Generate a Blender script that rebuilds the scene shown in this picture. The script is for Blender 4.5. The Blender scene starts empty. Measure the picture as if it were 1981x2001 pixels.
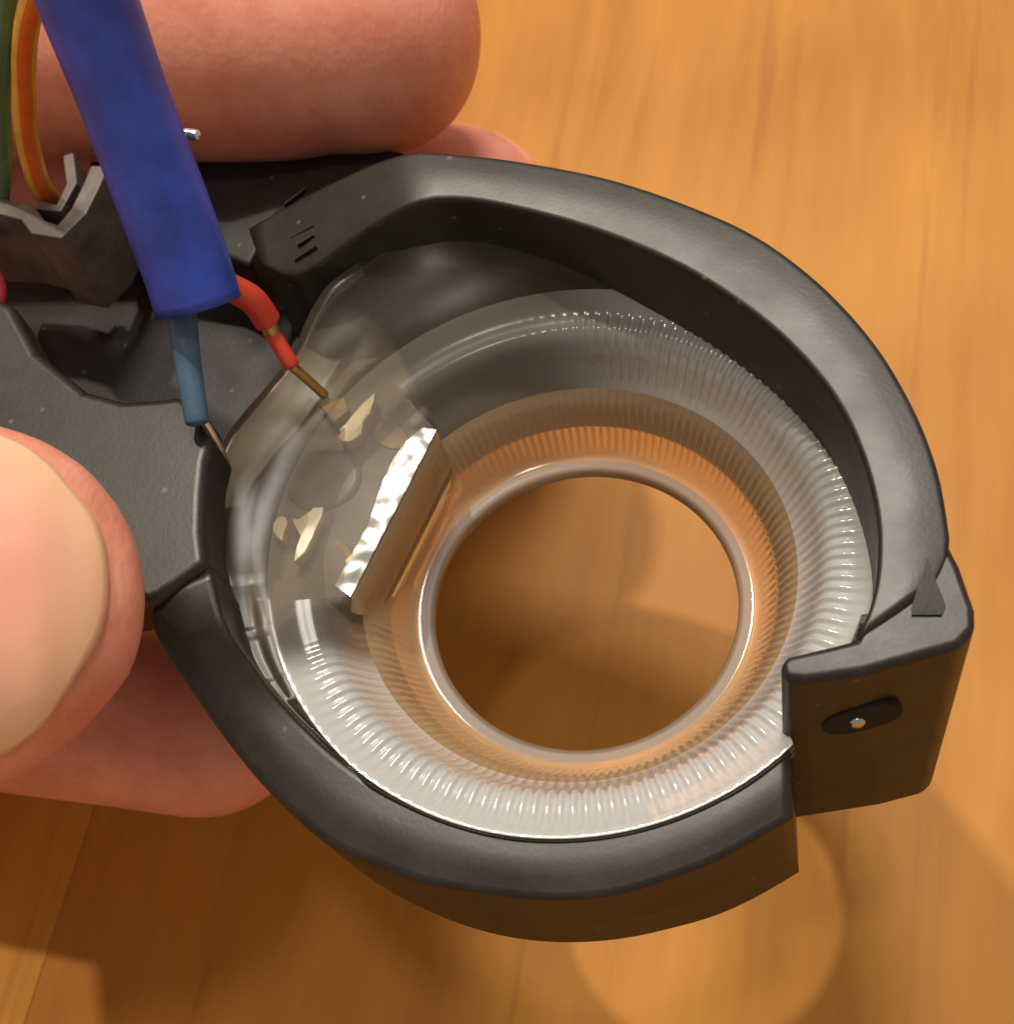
import bpy, bmesh, math, random
from mathutils import Vector, Matrix, noise

# ---------------------------------------------------------------- measured outlines (mm, z up, table top at z = 0)
TABLE={
'high_outer':[[-24.75,31.66,43.2],[-23.63,32.07,43.46],[-22.49,32.39,43.77],[-21.34,32.62,44.14],[-20.2,32.84,44.53],[-19.06,33.03,44.91],[-17.91,33.22,45.29],[-16.74,33.37,45.64],[-15.58,33.52,45.99],[-14.41,33.65,46.33],[-13.23,33.75,46.64],[-12.04,33.78,46.9],[-10.82,33.73,47.07],[-9.61,33.56,47.1],[-8.42,33.3,47.06],[-7.23,33.0,47.01],[-6.05,32.69,47.0],[-4.87,32.35,47.0],[-3.71,31.97,47.0],[-2.55,31.56,47.0],[-1.41,31.14,47.0],[-0.26,30.7,47.0],[0.87,30.25,47.0],[2.0,29.77,47.0],[3.11,29.26,47.0],[4.21,28.71,47.0],[5.28,28.12,47.0],[6.34,27.51,47.0],[7.38,26.87,47.0],[8.41,26.2,47.0],[9.43,25.52,47.0],[10.43,24.82,47.0],[11.42,24.1,47.0],[12.38,23.34,47.0],[13.3,22.53,47.0],[14.17,21.67,47.0],[14.99,20.76,47.0],[15.77,19.82,47.0],[16.52,18.85,47.0],[17.24,17.86,47.0],[17.91,16.84,47.0],[18.54,15.79,47.0],[19.14,14.72,47.0],[19.69,13.63,47.0],[20.21,12.52,47.0],[20.68,11.39,47.0],[21.09,10.24,47.0],[21.46,9.07,47.0],[21.8,7.89,47.0],[22.1,6.71,47.0],[22.35,5.51,47.0],[22.55,4.3,47.0],[22.71,3.09,47.0],[22.8,1.87,47.0],[22.82,0.64,47.0],[22.81,-0.58,47.0],[22.78,-1.8,47.0],[22.55,-3.0,47.0],[21.98,-4.08,47.0],[21.32,-5.11,47.0]],
'high_inner':[[-23.39,27.88,43.2],[-22.48,27.21,43.33],[-21.59,26.5,43.45],[-20.59,25.99,43.64],[-19.5,25.92,43.94],[-18.45,26.2,44.3],[-17.45,26.61,44.68],[-16.46,27.05,45.05],[-15.46,27.47,45.42],[-14.43,27.8,45.78],[-13.39,28.09,46.16],[-12.34,28.36,46.54],[-11.27,28.57,46.87],[-10.15,28.72,47.07],[-9.01,28.81,47.09],[-7.87,28.74,47.02],[-6.75,28.5,47.0],[-5.66,28.16,47.0],[-4.59,27.75,47.0],[-3.53,27.31,47.0],[-2.49,26.85,47.0],[-1.45,26.38,47.0],[-0.41,25.88,47.0],[0.61,25.36,47.0],[1.62,24.82,47.0],[2.61,24.26,47.0],[3.59,23.66,47.0],[4.55,23.05,47.0],[5.5,22.41,47.0],[6.44,21.75,47.0],[7.35,21.06,47.0],[8.24,20.34,47.0],[9.11,19.59,47.0],[9.94,18.81,47.0],[10.75,18.0,47.0],[11.54,17.17,47.0],[12.31,16.32,47.0],[13.05,15.45,47.0],[13.76,14.55,47.0],[14.44,13.63,47.0],[15.07,12.68,47.0],[15.67,11.7,47.0],[16.23,10.7,47.0],[16.74,9.68,47.0],[17.2,8.63,47.0],[17.59,7.56,47.0],[17.92,6.46,47.0],[18.18,5.35,47.0],[18.4,4.22,47.0],[18.57,3.09,47.0],[18.69,1.95,47.0],[18.75,0.81,47.0],[18.76,-0.33,47.0],[18.69,-1.48,47.0],[18.54,-2.61,47.0],[18.34,-3.74,47.0],[18.06,-4.85,47.0],[17.68,-5.93,47.0],[17.22,-6.98,47.0],[16.71,-8.0,47.0]],
'plate_edge':[[-18.96,24.08,43.2],[-17.81,24.91,43.2],[-16.7,25.81,43.2],[-15.63,26.74,43.2],[-14.55,27.67,43.2],[-13.41,28.53,43.2],[-12.21,29.29,43.2],[-10.93,29.92,43.2],[-9.58,30.31,43.2],[-8.18,30.1,43.2],[-6.79,29.8,43.2],[-5.41,29.46,43.2],[-4.03,29.09,43.2],[-2.66,28.7,43.2],[-1.31,28.25,43.2],[0.02,27.75,43.2],[1.32,27.18,43.2],[2.59,26.53,43.2],[3.83,25.83,43.2],[5.03,25.07,43.2],[6.21,24.27,43.2],[7.36,23.43,43.2],[8.48,22.55,43.2],[9.55,21.62,43.2],[10.59,20.64,43.2],[11.58,19.62,43.2],[12.54,18.57,43.2],[13.46,17.48,43.2],[14.32,16.35,43.2],[15.13,15.18,43.2],[15.88,13.98,43.2],[16.57,12.73,43.2],[17.2,11.45,43.2],[17.75,10.14,43.2],[18.19,8.79,43.2],[18.52,7.4,43.2],[18.76,6.0,43.2],[18.89,4.58,43.2],[18.94,3.16,43.2],[18.99,1.74,43.2]],
'low_outer':[[-27.12,-1.81,46.3],[-27.24,-2.54,45.89],[-27.29,-3.27,45.47],[-27.06,-3.96,45.02],[-26.7,-4.58,44.56],[-26.29,-5.17,44.11],[-25.86,-5.77,43.68],[-25.42,-6.38,43.29],[-24.98,-7.01,42.93],[-24.53,-7.65,42.6],[-24.07,-8.3,42.3],[-23.6,-8.94,42.01],[-23.11,-9.58,41.74],[-22.61,-10.22,41.48],[-22.09,-10.85,41.24],[-21.56,-11.48,41.02],[-21.01,-12.1,40.83],[-20.44,-12.7,40.66],[-19.85,-13.29,40.51],[-19.24,-13.88,40.39],[-18.62,-14.45,40.28],[-17.99,-15.01,40.19],[-17.34,-15.55,40.11],[-16.66,-16.05,40.05],[-15.94,-16.51,40.01],[-15.2,-16.92,40.01],[-14.43,-17.29,40.03],[-13.66,-17.64,40.04],[-12.88,-17.99,40.05],[-12.11,-18.34,40.05],[-11.32,-18.67,40.05],[-10.52,-18.96,40.05],[-9.71,-19.2,40.05],[-8.88,-19.4,40.05],[-8.05,-19.58,40.05],[-7.22,-19.74,40.05],[-6.38,-19.9,40.05],[-5.54,-20.05,40.05],[-4.7,-20.18,40.05],[-3.86,-20.31,40.05],[-3.02,-20.4,40.05],[-2.17,-20.46,40.05],[-1.32,-20.48,40.05],[-0.47,-20.48,40.05],[0.38,-20.44,40.05],[1.22,-20.37,40.05],[2.06,-20.24,40.05],[2.89,-20.05,40.05],[3.72,-19.83,40.05],[4.53,-19.59,40.05],[5.34,-19.34,40.05],[6.16,-19.09,40.05],[6.96,-18.81,40.05],[7.75,-18.49,40.05],[8.52,-18.13,40.05],[9.28,-17.76,40.05],[10.03,-17.36,40.05],[10.79,-16.97,40.05],[11.54,-16.57,40.05],[12.29,-16.18,40.05]],
'low_inner':[[-23.35,0.39,46.3],[-23.15,-0.35,46.14],[-22.97,-1.09,45.99],[-22.78,-1.84,45.84],[-22.58,-2.57,45.65],[-22.34,-3.26,45.38],[-22.07,-3.85,44.96],[-21.76,-4.34,44.43],[-21.42,-4.8,43.9],[-21.05,-5.32,43.45],[-20.67,-5.86,43.04],[-20.26,-6.41,42.66],[-19.83,-6.96,42.31],[-19.36,-7.51,42.02],[-18.86,-8.05,41.77],[-18.34,-8.6,41.56],[-17.8,-9.14,41.38],[-17.25,-9.67,41.22],[-16.69,-10.19,41.07],[-16.11,-10.69,40.93],[-15.51,-11.17,40.8],[-14.9,-11.64,40.69],[-14.27,-12.09,40.6],[-13.62,-12.52,40.53],[-12.95,-12.93,40.48],[-12.27,-13.31,40.46],[-11.57,-13.66,40.47],[-10.87,-13.99,40.48],[-10.16,-14.32,40.5],[-9.44,-14.64,40.5],[-8.72,-14.94,40.5],[-8.0,-15.23,40.5],[-7.27,-15.52,40.5],[-6.54,-15.79,40.5],[-5.81,-16.07,40.5],[-5.07,-16.31,40.5],[-4.3,-16.45,40.5],[-3.53,-16.56,40.5],[-2.75,-16.64,40.5],[-1.97,-16.68,40.5],[-1.19,-16.69,40.5],[-0.41,-16.67,40.5],[0.37,-16.64,40.5],[1.15,-16.57,40.5],[1.92,-16.48,40.5],[2.69,-16.35,40.5],[3.45,-16.17,40.5],[4.2,-15.96,40.5],[4.95,-15.72,40.5],[5.69,-15.46,40.5],[6.42,-15.2,40.5],[7.15,-14.92,40.5],[7.88,-14.63,40.5],[8.59,-14.31,40.5],[9.28,-13.96,40.5],[9.96,-13.57,40.5],[10.61,-13.14,40.5],[11.25,-12.69,40.5],[11.89,-12.24,40.5],[12.53,-11.79,40.5]],
'low_bottom':[[-18.95,-13.6,30.0],[-15.77,-16.16,30.0],[-11.99,-18.28,30.0],[-6.28,-20.28,30.0],[-2.79,-20.71,30.0],[0.64,-20.64,30.0],[4.09,-20.08,30.0],[7.52,-19.23,30.0],[11.03,-17.66,30.0],[13.32,-16.39,30.0],[15.83,-13.54,30.0]],
'lug_top':[[12.19,-8.99,46.92],[12.74,-8.64,46.92],[15.37,-8.19,46.92],[16.62,-7.93,46.92],[18.27,-4.85,46.92],[19.59,-2.26,46.92],[21.22,-1.19,46.92],[22.54,-1.83,46.92],[23.08,-3.74,46.92],[23.51,-6.52,46.92],[23.34,-7.82,46.92],[22.32,-8.8,46.92],[16.82,-10.07,46.92],[13.47,-10.34,46.92],[12.29,-10.07,46.92]],
'lug_bottom':[[12.12,-13.09,29.0],[18.41,-12.4,29.0],[21.39,-11.75,29.0],[22.06,-10.94,29.0]],
'lug_slot':[[14.54,-11.06,41.02],[19.19,-10.51,42.36],[17.0,-10.83,41.29],[16.54,-10.81,41.67]],
'lug_tri':[[21.29,-3.14,47.03],[21.86,-6.27,47.03],[21.57,-6.87,47.03],[19.9,-6.74,47.03],[19.96,-6.26,47.03]],
'body_top':[[-63.58,36.61,47.0],[-51.9,30.08,47.0],[-43.96,25.43,47.0],[-40.97,23.47,47.0],[-38.18,18.91,47.0],[-33.94,15.06,47.0],[-31.02,13.89,47.0],[-28.28,13.76,47.0],[-26.74,13.86,47.0],[-24.83,12.2,47.0],[-23.93,9.75,47.0],[-24.13,8.09,47.0],[-24.08,5.62,47.0],[-23.85,2.8,47.0],[-23.3,0.34,47.0],[-26.32,-1.91,47.0],[-26.93,-2.17,47.0],[-29.83,-2.46,47.0],[-34.9,-2.44,47.0],[-42.33,-2.25,47.0],[-53.21,-1.41,47.0]],
'ramp_low':[[-24.96,1.35,40.6],[-29.02,-0.54,40.6]],
'wall_top':[[-41.55,44.67,39.5],[-31.12,42.93,39.5],[-24.62,42.93,39.5],[-19.15,43.07,39.5],[-16.69,41.8,40.0],[-12.82,39.63,41.0],[-18.41,37.55,41.0],[-23.88,35.78,40.0],[-25.84,31.01,39.5],[-29.6,33.55,39.0],[-38.91,36.52,39.0]],
'sleeve':[[-23.93,17.24,52.0],[-24.39,19.77,55.0],[-25.49,24.59,62.0],[-25.95,27.92,69.0],[-26.03,29.22,73.0]],
'bluewire':[[-25.19,16.8,51.5],[-25.04,13.91,50.0],[-24.7,10.56,48.2]],
'redwire':[[-22.46,19.53,51.0],[-21.24,19.38,49.5],[-20.71,18.98,47.5]],
'redthin':[[-20.65,18.57,46.6],[-19.48,16.63,45.0]],
'pin':[[-20.71,18.98,47.5],[-20.65,18.57,46.6]],
'pin2':[[-19.48,16.63,45.0],[-18.93,16.7,43.2],[-18.23,16.62,41.2]],
'stripewire':[[-41.84,36.63,43.0],[-41.06,35.75,47.0],[-39.47,35.46,52.0],[-37.24,35.45,57.0],[-35.1,35.03,61.0],[-33.1,34.93,64.0],[-30.54,35.5,67.0]],
'greenwire':[[-45.86,35.52,44.0],[-43.14,36.16,49.0],[-40.85,36.43,54.0],[-37.59,36.04,60.0],[-35.18,36.35,64.0],[-32.39,35.17,68.0]],
'darkred':[[-49.42,35.49,42.0],[-46.42,30.98,43.0],[-44.23,26.77,44.0],[-44.76,23.8,44.0]],
'solder':[[-23.41,26.87,58.0]],
'shroud':[[-48.12,34.94,46.0],[-44.39,34.24,46.0],[-41.88,33.12,46.0],[-40.73,31.57,46.0],[-38.88,30.88,46.0],[-37.6,32.71,46.0],[-36.93,35.2,46.0],[-36.53,37.23,46.0]],
'shroud2':[[-41.55,34.42,45.5],[-39.66,33.76,45.5],[-38.95,36.22,45.5],[-39.77,39.43,45.5]],
'led1':[[-18.02,14.73,37.8],[-17.72,15.17,37.8],[-17.99,15.52,37.8],[-17.36,15.88,37.8],[-16.91,16.67,37.8],[-16.06,17.72,37.8],[-15.25,18.68,37.8],[-15.28,17.73,37.8],[-15.6,16.63,37.8],[-15.97,15.87,37.8],[-16.17,15.0,37.8],[-16.63,14.5,37.8],[-17.1,14.27,37.8],[-17.6,14.41,37.8]],
'led1gold':[[-15.37,16.98,37.8],[-14.17,16.52,37.8],[-13.13,15.71,37.8],[-12.61,14.63,37.8],[-13.15,13.95,37.8],[-14.28,14.16,37.8],[-15.31,14.73,37.8],[-15.76,15.61,37.8]],
'led1b':[[-19.79,18.08,37.8],[-17.76,18.67,37.8],[-17.27,17.33,37.8],[-18.44,16.27,37.8]],
'led2':[[-21.05,8.35,37.8],[-20.47,8.03,37.8],[-19.94,8.42,37.8],[-19.42,8.9,37.8],[-18.67,9.01,37.8],[-18.7,8.13,37.8],[-19.15,7.3,37.8],[-19.33,6.37,37.8],[-19.73,5.42,37.8],[-20.38,4.67,37.8],[-20.65,4.61,37.8],[-20.38,5.69,37.8],[-20.3,6.76,37.8],[-20.68,7.61,37.8]],
'led2b':[[-22.47,8.13,37.8],[-22.03,8.66,37.8],[-21.55,8.57,37.8],[-21.34,7.94,37.8],[-21.56,7.26,37.8],[-21.62,6.48,37.8],[-22.09,6.87,37.8],[-22.49,7.47,37.8]],
'led2gold':[[-19.04,6.77,37.8],[-17.88,7.02,37.8],[-16.98,6.42,37.8],[-16.46,5.35,37.8],[-16.95,4.46,37.8],[-18.03,4.38,37.8],[-18.85,5.13,37.8],[-19.15,6.01,37.8]],
'led2c':[[-16.95,4.55,37.8],[-15.49,6.12,37.8],[-15.81,4.87,37.8],[-16.74,4.19,37.8]],
'facet':[[-13.81,12.02,38.55],[-11.42,14.71,38.5],[-10.44,14.58,38.25],[-16.2,1.44,38.25],[-17.32,2.36,38.5]],
'tray':[[-24.29,-2.02,36.8],[-26.06,2.0,36.8],[-27.02,5.91,36.8],[-27.51,9.48,36.8],[-27.81,13.16,36.8],[-27.85,15.51,36.8],[-26.8,17.8,36.8],[-25.27,19.58,36.8],[-23.58,22.37,36.8],[-21.85,25.21,36.8],[-19.67,28.32,36.8],[-17.96,28.89,36.8],[-16.34,26.7,36.8],[-14.31,24.3,36.8],[-12.25,19.11,36.8],[-11.27,16.14,36.8],[-14.11,9.14,36.8],[-16.63,2.17,36.8],[-19.36,1.48,36.8],[-21.95,-0.17,36.8]],
'boss':[[-19.18,11.91,37.1]],
'leftedge':[[-22.66,-3.99,41.6],[-24.2,-0.38,41.6],[-25.07,3.31,41.6],[-25.54,6.69,41.6],[-25.83,10.17,41.6],[-25.9,12.39,41.6],[-24.83,14.54,41.6],[-23.38,16.23,41.6],[-21.58,18.84,41.6],[-19.95,21.53,41.6]],
'pinspot':[[-24.08,10.38,47.5],[-24.34,10.21,43.5]],
'thumb':[[-44.18,-7.81,58.0],[-37.84,-6.5,57.0],[-32.26,-5.49,55.5],[-29.13,-4.75,54.0],[-27.14,-4.36,53.0],[-25.6,-3.76,51.5]],
'thumbedge':[[-35.4,7.41,54.0],[-31.18,-15.39,54.0],[-24.78,-4.07,52.0]],
'index':[[-6.65,48.53,42.0],[-18.91,50.71,42.0],[-36.71,53.88,42.0]],
'midtip':[[-2.63,47.4,30.0],[-6.44,51.81,30.0]],
'under':[[-44.14,0.13,20.0],[-36.94,-2.13,20.0],[-30.98,-3.38,20.0],[-27.24,-5.78,20.0],[-36.33,-7.02,20.0]],
'marks':[[-22.29,32.87,44.5],[-20.24,33.32,44.5],[-21.91,31.88,44.5],[-19.86,32.23,44.5],[-21.4,29.23,44.5],[-19.37,29.49,44.5],[-20.73,28.14,44.5],[-19.31,28.58,44.5],[-20.94,27.01,44.5],[-19.08,27.47,44.5]],
'flangemarks':[[3.19,-13.79,40.0],[4.15,-13.76,40.0],[5.41,-14.08,40.0],[5.9,-13.86,40.0],[6.71,-13.66,40.0],[7.99,-13.4,40.0]],
'spots':[[31.84,21.06,-0.0],[33.31,64.57,0.0],[28.48,64.77,0.0],[22.49,-12.36,0.0],[24.48,-8.26,0.0],[-38.03,-14.58,0.0],[7.12,91.67,0.0],[26.88,37.75,-0.0]],
}
CAM_LOC=[9.315, -41.804, 124.744]
CAM_ROT=[[0.986172, 0.080885, 0.144649], [0.0, 0.872812, -0.488057], [-0.165728, 0.481308, 0.860742]]
CAM_LENS=50.811
V = Vector
MM = 0.001
random.seed(7)
SC = bpy.context.scene
COL = SC.collection

# ---------------------------------------------------------------- camera
cd = bpy.data.cameras.new('camera')
cam = bpy.data.objects.new('camera', cd); COL.objects.link(cam)
m = Matrix(CAM_ROT).to_4x4(); m.translation = V(CAM_LOC) * MM
cam.matrix_world = m
cd.sensor_fit = 'HORIZONTAL'; cd.sensor_width = 36; cd.lens = CAM_LENS
cd.clip_start = 0.005; cd.clip_end = 50
cd.dof.use_dof = True; cd.dof.focus_distance = 0.0955; cd.dof.aperture_fstop = 75
SC.camera = cam

# ---------------------------------------------------------------- room light, lamps, exposure
w = bpy.data.worlds.new('World'); SC.world = w; w.use_nodes = True
bg = w.node_tree.nodes['Background']
bg.inputs[0].default_value = (1.0, 0.86, 0.70, 1); bg.inputs[1].default_value = 0.38
HOLE = V((-0.9, 3.7, 30.0))
LDIR = V((-6.4, 15.6, 30.0)).normalized()
def lamp(name, kind, loc, aim, power, col, **kw):
    d = bpy.data.lights.new(name, kind); d.energy = power; d.color = col
    for k, v in kw.items(): setattr(d, k, v)
    o = bpy.data.objects.new(name, d); COL.objects.link(o)
    o.location = loc; o.rotation_euler = (V(aim) - V(loc)).to_track_quat('-Z', 'Y').to_euler()
    return o
lamp('ceiling_bulb', 'POINT', HOLE * MM + LDIR * 0.9, (0, 0, 0), 17.0, (1.0, 0.88, 0.70), shadow_soft_size=0.017)
lamp('second_ceiling_bulb', 'POINT', HOLE * MM + V((0.04, 0.0, 1.0)).normalized() * 0.95, (0, 0, 0), 5.0, (1.0, 0.88, 0.70), shadow_soft_size=0.045)
lamp('ring_glare_light', 'AREA', (0.10, 0.60, 1.15), (0, 0, .04), 11.0, (1.0, 0.93, 0.84), shape='DISK', size=0.30)  # added soft light without a known source, for ring glare and rim sheen
SC.view_settings.view_transform = 'Standard'; SC.view_settings.look = 'None'
SC.view_settings.exposure = -0.14; SC.view_settings.gamma = 1.0
SC.view_settings.use_curve_mapping = False
SC.cycles.use_denoising = True
SC.cycles.max_bounces = 10; SC.cycles.transmission_bounces = 8; SC.cycles.transparent_max_bounces = 16
SC.cycles.sample_clamp_indirect = 6.0

# ---------------------------------------------------------------- material helpers
def mat(name):
    mt = bpy.data.materials.new(name); mt.use_nodes = True
    nt = mt.node_tree; nt.nodes.clear()
    out = nt.nodes.new('ShaderNodeOutputMaterial')
    return mt, nt, out
def N(nt, typ, **kw):
    n = nt.nodes.new('ShaderNode' + typ)
    for k, v in kw.items():
        if k in n.inputs.keys(): n.inputs[k].default_value = v
        else: setattr(n, k, v)
    return n
def ramp(nt, stops):
    r = N(nt, 'ValToRGB'); e = r.color_ramp.elements
    while len(e) < len(stops): e.new(0.5)
    for el, (p, c) in zip(e, stops): el.position = p; el.color = (*c, 1)
    return r
def pbsdf(nt, out, **kw):
    p = nt.nodes.new('ShaderNodeBsdfPrincipled')
    for k, v in kw.items(): p.inputs[k].default_value = v
    nt.links.new(p.outputs[0], out.inputs[0]); return p
def coords(nt, scale=(1, 1, 1), rot=(0, 0, 0)):
    tc = N(nt, 'TexCoord'); mp = N(nt, 'Mapping')
    mp.inputs['Scale'].default_value = scale; mp.inputs['Rotation'].default_value = rot
    nt.links.new(tc.outputs['Object'], mp.inputs[0]); return mp
def bump(nt, height, p, strength=0.2, dist=0.0002):
    b = N(nt, 'Bump'); b.inputs['Strength'].default_value = strength; b.inputs['Distance'].default_value = dist
    nt.links.new(height, b.inputs['Height']); nt.links.new(b.outputs[0], p.inputs['Normal']); return b

def m_plastic(name, base, rough, grain=2600, bstr=0.25, scr=True):
    mt, nt, out = mat(name); L = nt.links.new
    p = pbsdf(nt, out, **{'Base Color': (*base, 1), 'Roughness': rough, 'Specular IOR Level': 0.5})
    mp = coords(nt)
    n1 = N(nt, 'TexNoise', Scale=grain, Detail=3.0); L(mp.outputs[0], n1.inputs[0])
    n2 = N(nt, 'TexNoise', Scale=170.0, Detail=5.0, Roughness=0.62); L(mp.outputs[0], n2.inputs[0])
    r = N(nt, 'MapRange'); r.inputs[1].default_value = 0.3; r.inputs[2].default_value = 0.7
    r.inputs[3].default_value = rough - 0.05; r.inputs[4].default_value = rough + 0.05
    L(n2.outputs[0], r.inputs[0]); L(r.outputs[0], p.inputs['Roughness'])
    cr = ramp(nt, [(0.35, tuple(c * 0.8 for c in base)), (0.72, tuple(min(1, c * 1.5 + .004) for c in base))])
    n3 = N(nt, 'TexNoise', Scale=420.0, Detail=6.0, Roughness=0.7); L(mp.outputs[0], n3.inputs[0])
    L(n3.outputs[0], cr.inputs[0])
    vo = N(nt, 'TexVoronoi', Scale=900.0); L(mp.outputs[0], vo.inputs[0]); sp_ = N(nt, 'SeparateColor'); L(vo.outputs['Color'], sp_.inputs[0])
    g1 = N(nt, 'Math', operation='GREATER_THAN'); g1.inputs[1].default_value = 0.93; L(sp_.outputs[0], g1.inputs[0])
    l1 = N(nt, 'MapRange', interpolation_type='SMOOTHSTEP'); l1.inputs[1].default_value = 0.06; l1.inputs[2].default_value = 0.26; l1.inputs[3].default_value = 0.55; l1.inputs[4].default_value = 0.0; L(vo.outputs['Distance'], l1.inputs[0])
    mu = N(nt, 'Math', operation='MULTIPLY'); L(g1.outputs[0], mu.inputs[0]); L(l1.outputs[0], mu.inputs[1])
    mx = N(nt, 'Mix', data_type='RGBA'); mx.inputs['B'].default_value = (0.16, 0.14, 0.12, 1); L(mu.outputs[0], mx.inputs['Factor']); L(cr.outputs[0], mx.inputs['A']); L(mx.outputs['Result'], p.inputs['Base Color'])
    bump(nt, n1.outputs[0], p, bstr, 0.00012)
    return mt
def m_simple(name, base, rough=0.4, metallic=0.0, nscale=500, nb=0.1, var=0.15, **kw):
    mt, nt, out = mat(name); L = nt.links.new
    p = pbsdf(nt, out, **{'Base Color': (*base, 1), 'Roughness': rough, 'Metallic': metallic, **kw})
    mp = coords(nt); n = N(nt, 'TexNoise', Scale=nscale, Detail=4.0); L(mp.outputs[0], n.inputs[0])
    cr = ramp(nt, [(0.3, tuple(c * (1 - var) for c in base)), (0.7, tuple(min(1, c * (1 + var)) for c in base))])
    L(n.outputs[0], cr.inputs[0]); L(cr.outputs[0], p.inputs['Base Color'])
    bump(nt, n.outputs[0], p, nb, 0.0002)
    return mt
def m_wood(name, dark, lite, seed):
    mt, nt, out = mat(name); L = nt.links.new
    p = pbsdf(nt, out, **{'Roughness': 0.5, 'Specular IOR Level': 0.2})
    a = math.radians(10.7)
    mp = coords(nt, (1, 1, 1), (0, 0, a)); mp.inputs['Location'].default_value = (seed * .37, seed * .81, 0)
    st = N(nt, 'Mapping'); st.inputs['Scale'].default_value = (1, 0.09, 1); L(mp.outputs[0], st.inputs[0])
    warp = N(nt, 'TexNoise', Scale=22.0, Detail=3.0); L(mp.outputs[0], warp.inputs[0])
    add = N(nt, 'VectorMath', operation='MULTIPLY_ADD'); add.inputs[1].default_value = (0.014, 0.004, 0); L(warp.outputs['Color'], add.inputs[0]); L(st.outputs[0], add.inputs[2])
    g1 = N(nt, 'TexNoise', Scale=75.0, Detail=6.0, Roughness=0.6); L(add.outputs[0], g1.inputs[0])
    g2 = N(nt, 'TexNoise', Scale=420.0, Detail=4.0, Roughness=0.6); L(st.outputs[0], g2.inputs[0])
    big = N(nt, 'TexNoise', Scale=17.0, Detail=3.0); L(mp.outputs[0], big.inputs[0])
    m1 = N(nt, 'Mix', data_type='FLOAT'); m1.inputs[0].default_value = 0.36; L(g1.outputs[0], m1.inputs[2]); L(g2.outputs[0], m1.inputs[3])
    m2 = N(nt, 'Mix', data_type='FLOAT'); m2.inputs[0].default_value = 0.50; L(m1.outputs[0], m2.inputs[2]); L(big.outputs[0], m2.inputs[3])
    cr = ramp(nt, [(0.34, dark), (0.62, lite)]); L(m2.outputs[0], cr.inputs[0])
    # small dark pores and pin knots
    vo = N(nt, 'TexVoronoi', Scale=85.0); vo.inputs['Randomness'].default_value = 1.0
    vst = N(nt, 'Mapping'); vst.inputs['Scale'].default_value = (1, 0.7, 1); L(mp.outputs[0], vst.inputs[0])
    L(vst.outputs[0], vo.inputs[0])
    pr = N(nt, 'MapRange', interpolation_type='SMOOTHSTEP'); pr.inputs[1].default_value = 0.01; pr.inputs[2].default_value = 0.06; pr.inputs[3].default_value = 0.75; pr.inputs[4].default_value = 0.0
    L(vo.outputs['Distance'], pr.inputs[0])
    mx = N(nt, 'Mix', data_type='RGBA'); mx.inputs['B'].default_value = (0.10, 0.035, 0.012, 1)
    sel = N(nt, 'SeparateColor'); L(vo.outputs['Color'], sel.inputs[0])
    th = N(nt, 'Math', operation='GREATER_THAN'); th.inputs[1].default_value = 0.42; L(sel.outputs[0], th.inputs[0])
    mu = N(nt, 'Math', operation='MULTIPLY'); L(pr.outputs[0], mu.inputs[0]); L(th.outputs[0], mu.inputs[1])
    L(mu.outputs[0], mx.inputs['Factor']); L(cr.outputs[0], mx.inputs['A'])
    s3 = N(nt, 'Mapping'); s3.inputs['Scale'].default_value = (1, 0.035, 1); L(mp.outputs[0], s3.inputs[0])
    g3 = N(nt, 'TexNoise', Scale=330.0, Detail=3.0); L(s3.outputs[0], g3.inputs[0])
    ln = N(nt, 'MapRange', interpolation_type='SMOOTHSTEP'); ln.inputs[1].default_value = 0.58; ln.inputs[2].default_value = 0.70; ln.inputs[3].default_value = 0.0; ln.inputs[4].default_value = 0.28; L(g3.outputs[0], ln.inputs[0])
    mx2 = N(nt, 'Mix', data_type='RGBA'); mx2.inputs['B'].default_value = (0.20, 0.062, 0.010, 1); L(ln.outputs[0], mx2.inputs['Factor']); L(mx.outputs['Result'], mx2.inputs['A'])
    L(mx2.outputs['Result'], p.inputs['Base Color'])
    bump(nt, m1.outputs[0], p, 0.12, 0.0003)
    return mt
def m_skin(name):
    mt, nt, out = mat(name); L = nt.links.new
    p = pbsdf(nt, out, **{'Roughness': 0.43, 'Subsurface Weight': 0.35, 'Subsurface Scale': 0.0022, 'Specular IOR Level': 0.4})
    p.inputs['Subsurface Radius'].default_value = (1.0, 0.32, 0.18)
    mp = coords(nt)
    n1 = N(nt, 'TexNoise', Scale=140.0, Detail=7.0, Roughness=0.65); L(mp.outputs[0], n1.inputs[0])
    cr = ramp(nt, [(0.32, (0.66, 0.225, 0.155)), (0.55, (0.77, 0.315, 0.225)), (0.75, (0.84, 0.39, 0.28))])
    L(n1.outputs[0], cr.inputs[0]); L(cr.outputs[0], p.inputs['Base Color'])
    n2 = N(nt, 'TexVoronoi', Scale=1500.0); L(mp.outputs[0], n2.inputs[0])
    wv = N(nt, 'TexWave', Scale=900.0, Distortion=14.0); wv.inputs['Detail Scale'].default_value = 0.35; L(mp.outputs[0], wv.inputs[0])
    n4 = N(nt, 'TexNoise', Scale=380.0, Detail=7.0, Roughness=0.65); L(mp.outputs[0], n4.inputs[0])
    ad = N(nt, 'Math', operation='MULTIPLY_ADD'); ad.inputs[1].default_value = 0.35; L(n2.outputs[0], ad.inputs[0]); L(n4.outputs[0], ad.inputs[2])
    a2 = N(nt, 'Math', operation='MULTIPLY_ADD'); a2.inputs[1].default_value = 0.12; L(wv.outputs[1], a2.inputs[0]); L(ad.outputs[0], a2.inputs[2])
    bump(nt, a2.outputs[0], p, 0.32, 0.00022)
    return mt
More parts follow.
